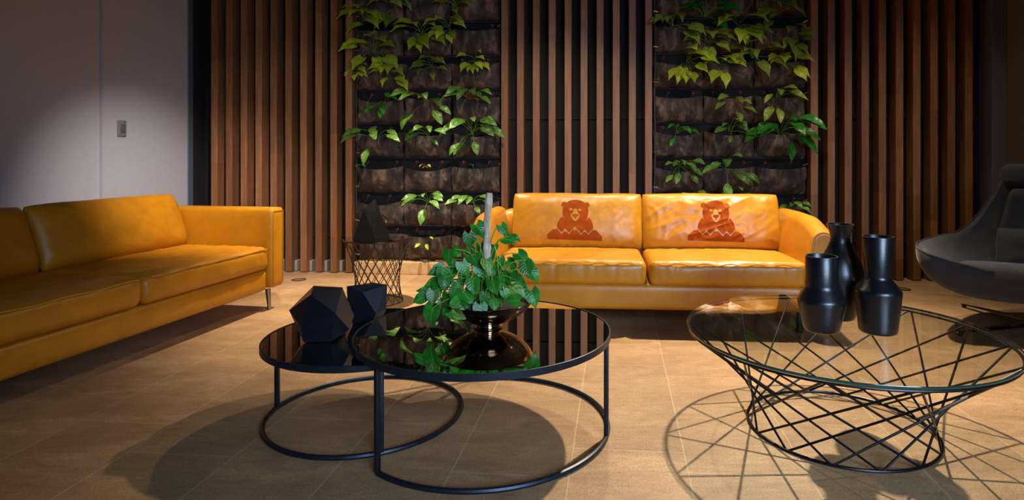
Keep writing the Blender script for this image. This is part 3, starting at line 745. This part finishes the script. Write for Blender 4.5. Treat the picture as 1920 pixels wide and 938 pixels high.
S1 = 3.908; Q = [  # leaf centre (crop px), length px, direction of the tip in degrees (0 right, -90 down), depth offset
 (552, 128, 110, -50, .0), (470, 208, 110, -85, -.02), (372, 288, 85, -30, .03), (315, 325, 100, -95, .01), (600, 392, 95, -75, -.06), (722, 130, 90, -60, .05), (765, 195, 100, -10, .04), (815, 185, 70, -20, .05),
 (222, 425, 115, -160, .0), (270, 460, 110, -100, -.03), (190, 520, 95, -170, .02), (130, 570, 90, -200, .02), (95, 635, 100, -150, -.02), (198, 628, 105, -95, -.06), (185, 760, 140, -105, -.10),
 (290, 520, 110, -80, -.05), (395, 545, 100, -60, -.06), (435, 415, 110, -65, -.03), (350, 590, 90, -120, -.08), (495, 540, 110, -85, -.10), (460, 620, 110, -40, -.10), (365, 690, 120, -130, -.11), (400, 740, 130, -20, -.13),
 (575, 635, 85, -100, -.13), (550, 730, 110, -85, -.14), (652, 680, 80, -70, -.14), (650, 545, 120, -70, -.10), (690, 530, 110, -60, -.06), (730, 500, 110, -70, -.02), (785, 640, 105, 175, -.12), (840, 500, 130, -20, -.05),
 (830, 580, 120, -25, -.08), (740, 600, 70, -60, -.10), (865, 330, 110, -35, .03), (890, 420, 105, -75, -.01), (920, 380, 80, -40, .02), (950, 460, 110, -50, .0), (940, 630, 125, -70, -.04), (515, 350, 110, -45, -.02),
 (560, 440, 110, -70, -.02), (480, 300, 90, -60, .03), (620, 330, 90, -90, .03), (580, 320, 80, -80, .05), (700, 370, 90, -80, .03), (660, 430, 80, -40, .02), (240, 560, 110, -80, -.01), (310, 640, 100, -90, -.04),
 (420, 480, 100, -120, .0), (335, 450, 90, -100, .02), (520, 610, 90, -120, -.04), (620, 590, 90, -60, -.02), (780, 370, 90, -20, .06), (690, 460, 100, -50, .05), (590, 520, 90, -80, .0), (450, 690, 80, -60, -.06),
 (300, 740, 90, -110, -.05), (700, 620, 70, -70, -.05), (800, 450, 90, -30, .06), (260, 680, 80, -120, .0), (560, 270, 90, -70, .06), (350, 380, 80, -60, .06), (640, 270, 80, -95, .07), (480, 760, 70, -20, -.12), (860, 530, 80, -10, .0)]
sb = B(); leafspec = []
for i, (qx, qy, ln, ang, dz) in enumerate(Q):
    y = BY+dz; x = (760+qx/S1-PX)/FX*y; z = CH-(400+qy/S1-PY)/FX*y
    ln = ln/S1/FX*y*1.12; a = D(ang)
    tiltv = rnd.uniform(-.55, .1)
    d = Vector((math.cos(a), tiltv-.15, math.sin(a))).normalized()
    c = Vector((x-BX, y-BY, z-BZ-.09)); base = c-d*ln*.45
    upv = Vector((rnd.uniform(-.45, .45), -1, .55+rnd.uniform(-.3, .5)))
    bb = B(); leaf(bb, base, d, upv, ln, ln*rnd.uniform(.74, .92), rnd.uniform(.3, 1.0), rnd.uniform(.12, .32), .9, 9)
    obj('leaf', bb, M['leaf_dark'] if i % 9 != 4 else M['leaf_var'], pt)
    root = Vector((rnd.uniform(-.06, .06), rnd.uniform(-.05, .05), 0.0)); hgt = max(.03, base.z)*.9
    mid = Vector((root.x*.5+base.x*.35, root.y*.5+base.y*.4, hgt+.05)); tube(sb, bez(root, mid, base, 9), [.0028-.0001*k for k in range(10)], 6)
for k in range(26):
    a = rnd.uniform(0, 2*PI); r = rnd.uniform(.03, .10); h = rnd.uniform(.04, .22)
    tube(sb, bez(Vector((math.cos(a)*.04, math.sin(a)*.03, 0)), Vector((math.cos(a)*r*.5, math.sin(a)*r*.6, h*1.3)), Vector((math.cos(a+.8)*r*1.3, math.sin(a+.8)*r, h*.7)), 8), .0018, 5)
obj('stem', sb, M['stem'], pt)

# ------------------------------------------------------------------ faceted black ornaments
def facets(name, label, verts, loc, rz=0, cat='ornament', mat='facet'):
    b = B(); vv = [b.verts.new(v) for v in verts]; bmesh.ops.convex_hull(b, input=vv)
    for v in [v for v in b.verts if not v.link_faces]: b.verts.remove(v)
    zmin = min(v.co.z for v in b.verts)
    for v in b.verts: v.co.z -= zmin
    o = obj(name, b, M[mat], None, False, loc); o.rotation_euler = (0, 0, rz); return tag(o, label, cat)
def at(px, py, y): return Vector(((px-PX)/FX*y, y, CH+(PY-py)/FX*y))
c0 = Vector((-.937, 2.39, .3255))
pts = [at(*q)-c0 for q in [(542, 582, 2.40), (588, 536, 2.45), (642, 539, 2.45), (664, 592, 2.40), (583, 553, 2.33), (629, 588, 2.27), (564, 614, 2.31), (655, 618, 2.34), (560, 584, 2.50), (650, 570, 2.51)]]
pts += [Vector((-.045, -.07, 0)), Vector((.055, -.06, 0)), Vector((.07, .05, 0)), Vector((-.05, .06, 0))]
facets('faceted_ornament', 'larger black many sided ornament at the left on the smaller mirror topped table', pts, c0)
c0 = Vector((-.838, 2.64, .3255))
pts = [at(*q)-c0 for q in [(650, 537, 2.60), (726, 534, 2.62), (724, 580, 2.58), (680, 549, 2.55), (652, 585, 2.58), (705, 588, 2.545), (700, 530, 2.70), (722, 570, 2.72), (658, 560, 2.70)]]
pts += [Vector((-.045, -.06, 0)), Vector((.04, -.06, 0)), Vector((.055, .045, 0)), Vector((-.04, .05, 0))]
facets('faceted_ornament', 'smaller boxier black faceted ornament behind the larger one, partly hidden by the big mirror table', pts, c0)
pts = [Vector((.13*math.cos(D(a)), .12*math.sin(D(a)), 0)) for a in (10, 80, 160, 215, 300)]+[Vector((.028, .0, .275)), Vector((-.045, -.03, .205)), Vector((-.09, 0, .09)), Vector((.05, -.04, .18))]
facets('cone_ornament', 'black pointed faceted cone on top of the wire side table', pts, Vector((-1.335, 4.28, .4535)), mat='cone')

# ------------------------------------------------------------------ swivel armchair
def chair():
    t = thing('swivel_armchair', 'charcoal velvet swivel armchair with winged arms and headrest, at the right edge', 'armchair', (2.88, 3.62, 0), D(-40))
    half = [(0, -.53, .385), (.20, -.565, .395), (.38, -.63, .435), (.515, -.665, .480), (.575, -.50, .500), (.565, -.28, .505), (.52, -.04, .510), (.445, .14, .525), (.36, .265, .61), (.275, .355, .76), (.22, .41, .885), (.15, .44, .935), (0, .455, .945)]
    def cr(P, n):
        out = []; m = len(P)
        for i in range(m):
            p0, p1, p2, p3 = [Vector(P[(i+k) % m]) for k in (-1, 0, 1, 2)]
            for k in range(n):
                s = k/n; out.append(.5*((2*p1)+(-p0+p2)*s+(2*p0-5*p1+4*p2-p3)*s*s+(-p0+3*p1-3*p2+p3)*s**3))
        return out
    full = half+[(-x, y, z) for x, y, z in half[-2:0:-1]]
    rim = cr(full, 5); n = len(rim)
    bc = Vector((0, -.08, .175))
    rows = []
    cen = Vector((0, -.05, .36))
    def hull(r, s, off):           # s 0 rim .. 1 bottom
        d = Vector((r.x-bc.x, r.y-bc.y, 0))
        k = (1-s)**.55 if s < 1 else 0
        f = (1-s**2.2)
        z = bc.z+(r.z-bc.z)*(1-s)**1.7 if r.z < .62 else bc.z+(r.z-bc.z)*(1-s)**1.25
        return Vector((bc.x+d.x*f, bc.y+d.y*f, z))
    m = 14
    for j in range(m):                                    # outer hull, from the bottom up
        s = 1-j/m
        s = max(s, .0); rows.append([hull(r, s*.93, 0) for r in rim])
    rows.append([r.copy() for r in rim])                  # rounded rim
    def inner(r, s):
        d = Vector((r.x-bc.x, r.y-bc.y, 0)); inw = d.normalized()
        q = r-inw*.042
        f = 1-.62*s**1.25
        zt = .30
        z = q.z+(zt-q.z)*(1-(1-s)**1.8)
        return Vector((bc.x+(q.x-bc.x)*f, bc.y+(q.y-bc.y)*f, z))
    rows.insert(len(rows), [r+Vector((0, 0, .014))-Vector((r.x-bc.x, r.y-bc.y, 0)).normalized()*.020 for r in rim])
    for j in range(m+1): rows.append([inner(r, j/m) for r in rim])
    b = B(); vv = [[b.verts.new(c+Vector((0, 0, .004*noise.noise(c*9)))) for c in r] for r in rows]
    for a_, b_ in zip(vv, vv[1:]):
        for k in range(n): b.faces.new((a_[k], a_[(k+1) % n], b_[(k+1) % n], b_[k]))
    b.faces.new(vv[0]); b.faces.new(vv[-1])
    sh = obj('shell', b, M['fabric'], t)
    b = B(); tube(b, [r+Vector((0, 0, .012))-Vector((r.x-bc.x, r.y-bc.y, 0)).normalized()*.004 for r in rim], .0035, 6, True); obj('piping', b, M['fabric'], sh)
    # seat cushion: rounded front, tapering to the back
    def f(p, nn):
        q = p.copy(); v = (p.y+.32)/.64; q.x *= 1.0-.30*max(0, v-.2); q.z -= .115*v
        q.y -= .05*(1-(p.x/.42)**2) if p.y < -.1 else 0
        if p.z > .06: q.z += .022*max(0, 1-(p.x/.42)**2)*max(0, 1-(p.y/.31)**2)**.6+.003*wr(p, 7, 3)
        return q
    b = puffy(.74, .62, .12, .05, 40, 34, 10, f); o = obj('seat_cushion', b, M['fabric'], t, loc=(0, -.212, .325))
    b = B(); tube(b, [(.37*math.sin(PI/2*k/12), -.345+.045*(k/12)**2, .085) for k in range(-12, 13)], .0035, 6); obj('piping', b, M['fabric'], o)
    b = pillow(.46, .27, .075, 61, .008, 40, 26); o = obj('lumbar_cushion', b, M['fabric'], t, loc=(0, .115, .445)); o.rotation_euler = (D(-14), 0, 0)
    # padded inner back
    b = puffy(.52, .09, .44, .04, 26, 8, 24, lambda p, nn: Vector((p.x*(1-.35*(p.z/.44)), p.y+p.z*.30-.10*(p.x/.3)**2*-1*-1*.6, p.z)))
    obj('inner_back', b, M['fabric'], t, loc=(0, .235, .38))
    b = puffy(.46, .12, .165, .055, 30, 10, 10, lambda p, nn: Vector((p.x, p.y-.05*(p.x/.23)**2*-.4, p.z+.004*wr(p, 8, 2)))); o = obj('headrest', b, M['fabric'], t, loc=(0, .385, .815)); o.rotation_euler = (D(-10), 0, 0)
    b = B(); lathe(b, [(.085, .155), (.10, .165), (.12, .190)], 24, cap0=True, cap1=True); lathe(b, [(.026, .03), (.026, .160)], 24, cap0=True, cap1=True); obj('column', b, M['chrome'], t, loc=(0, -.05, 0))
    for k in range(4):
        a = D(50+90*k); b = B(); rr = []
        for i in range(13):
            s = i/12; r = .02+.55*s; w = .030*(1-s)**.7+.011; z1 = .062-.040*s; z0 = z1-.016*(1-s)-.006
            rr.append([b.verts.new(Vector((r*math.cos(a)-q*w*math.sin(a), -.05+r*math.sin(a)+q*w*math.cos(a), z))) for q, z in ((-1, z0+.004), (-.5, z1), (.5, z1), (1, z0+.004), (0, z0))])
        for a_, b_ in zip(rr, rr[1:]):
            for q in range(5): b.faces.new((a_[q], a_[(q+1) % 5], b_[(q+1) % 5], b_[q]))
        b.faces.new(rr[0]); b.faces.new(rr[-1])
        o = obj('foot', b, M['chrome'], t)
        b = B(); lathe(b, [(.012, 0), (.014, .012), (.010, .020)], 14, c=(.55*math.cos(a), -.05+.55*math.sin(a), 0), cap0=True, cap1=True); obj('glide', b, M['rod'], o)
chair()

# ------------------------------------------------------------------ round floor fittings
for x, y, lab in ((2.65, 4.68, 'round floor light fitting set in the stone by the right slat screen'), (-2.17, 5.03, 'round floor light fitting set in the stone in front of the left slat screen'), (-2.62, 5.05, 'round floor light fitting close behind the far arm of the left sofa')):
    t = thing('floor_light', lab, 'floor light', (x, y, 0))
    b = B(); lathe(b, [(.055, .0005), (.056, .004), (.048, .005), (.047, .0006)], 40, cap0=False); obj('trim_ring', b, M['dark_metal'], t)
    b = B(); lathe(b, [(.001, .0005), (.046, .0005), (.046, .0025), (.001, .0035)], 40, cap0=False, cap1=False); obj('lens', b, plain('smoked_lens', (120, 100, 76), .25), t)
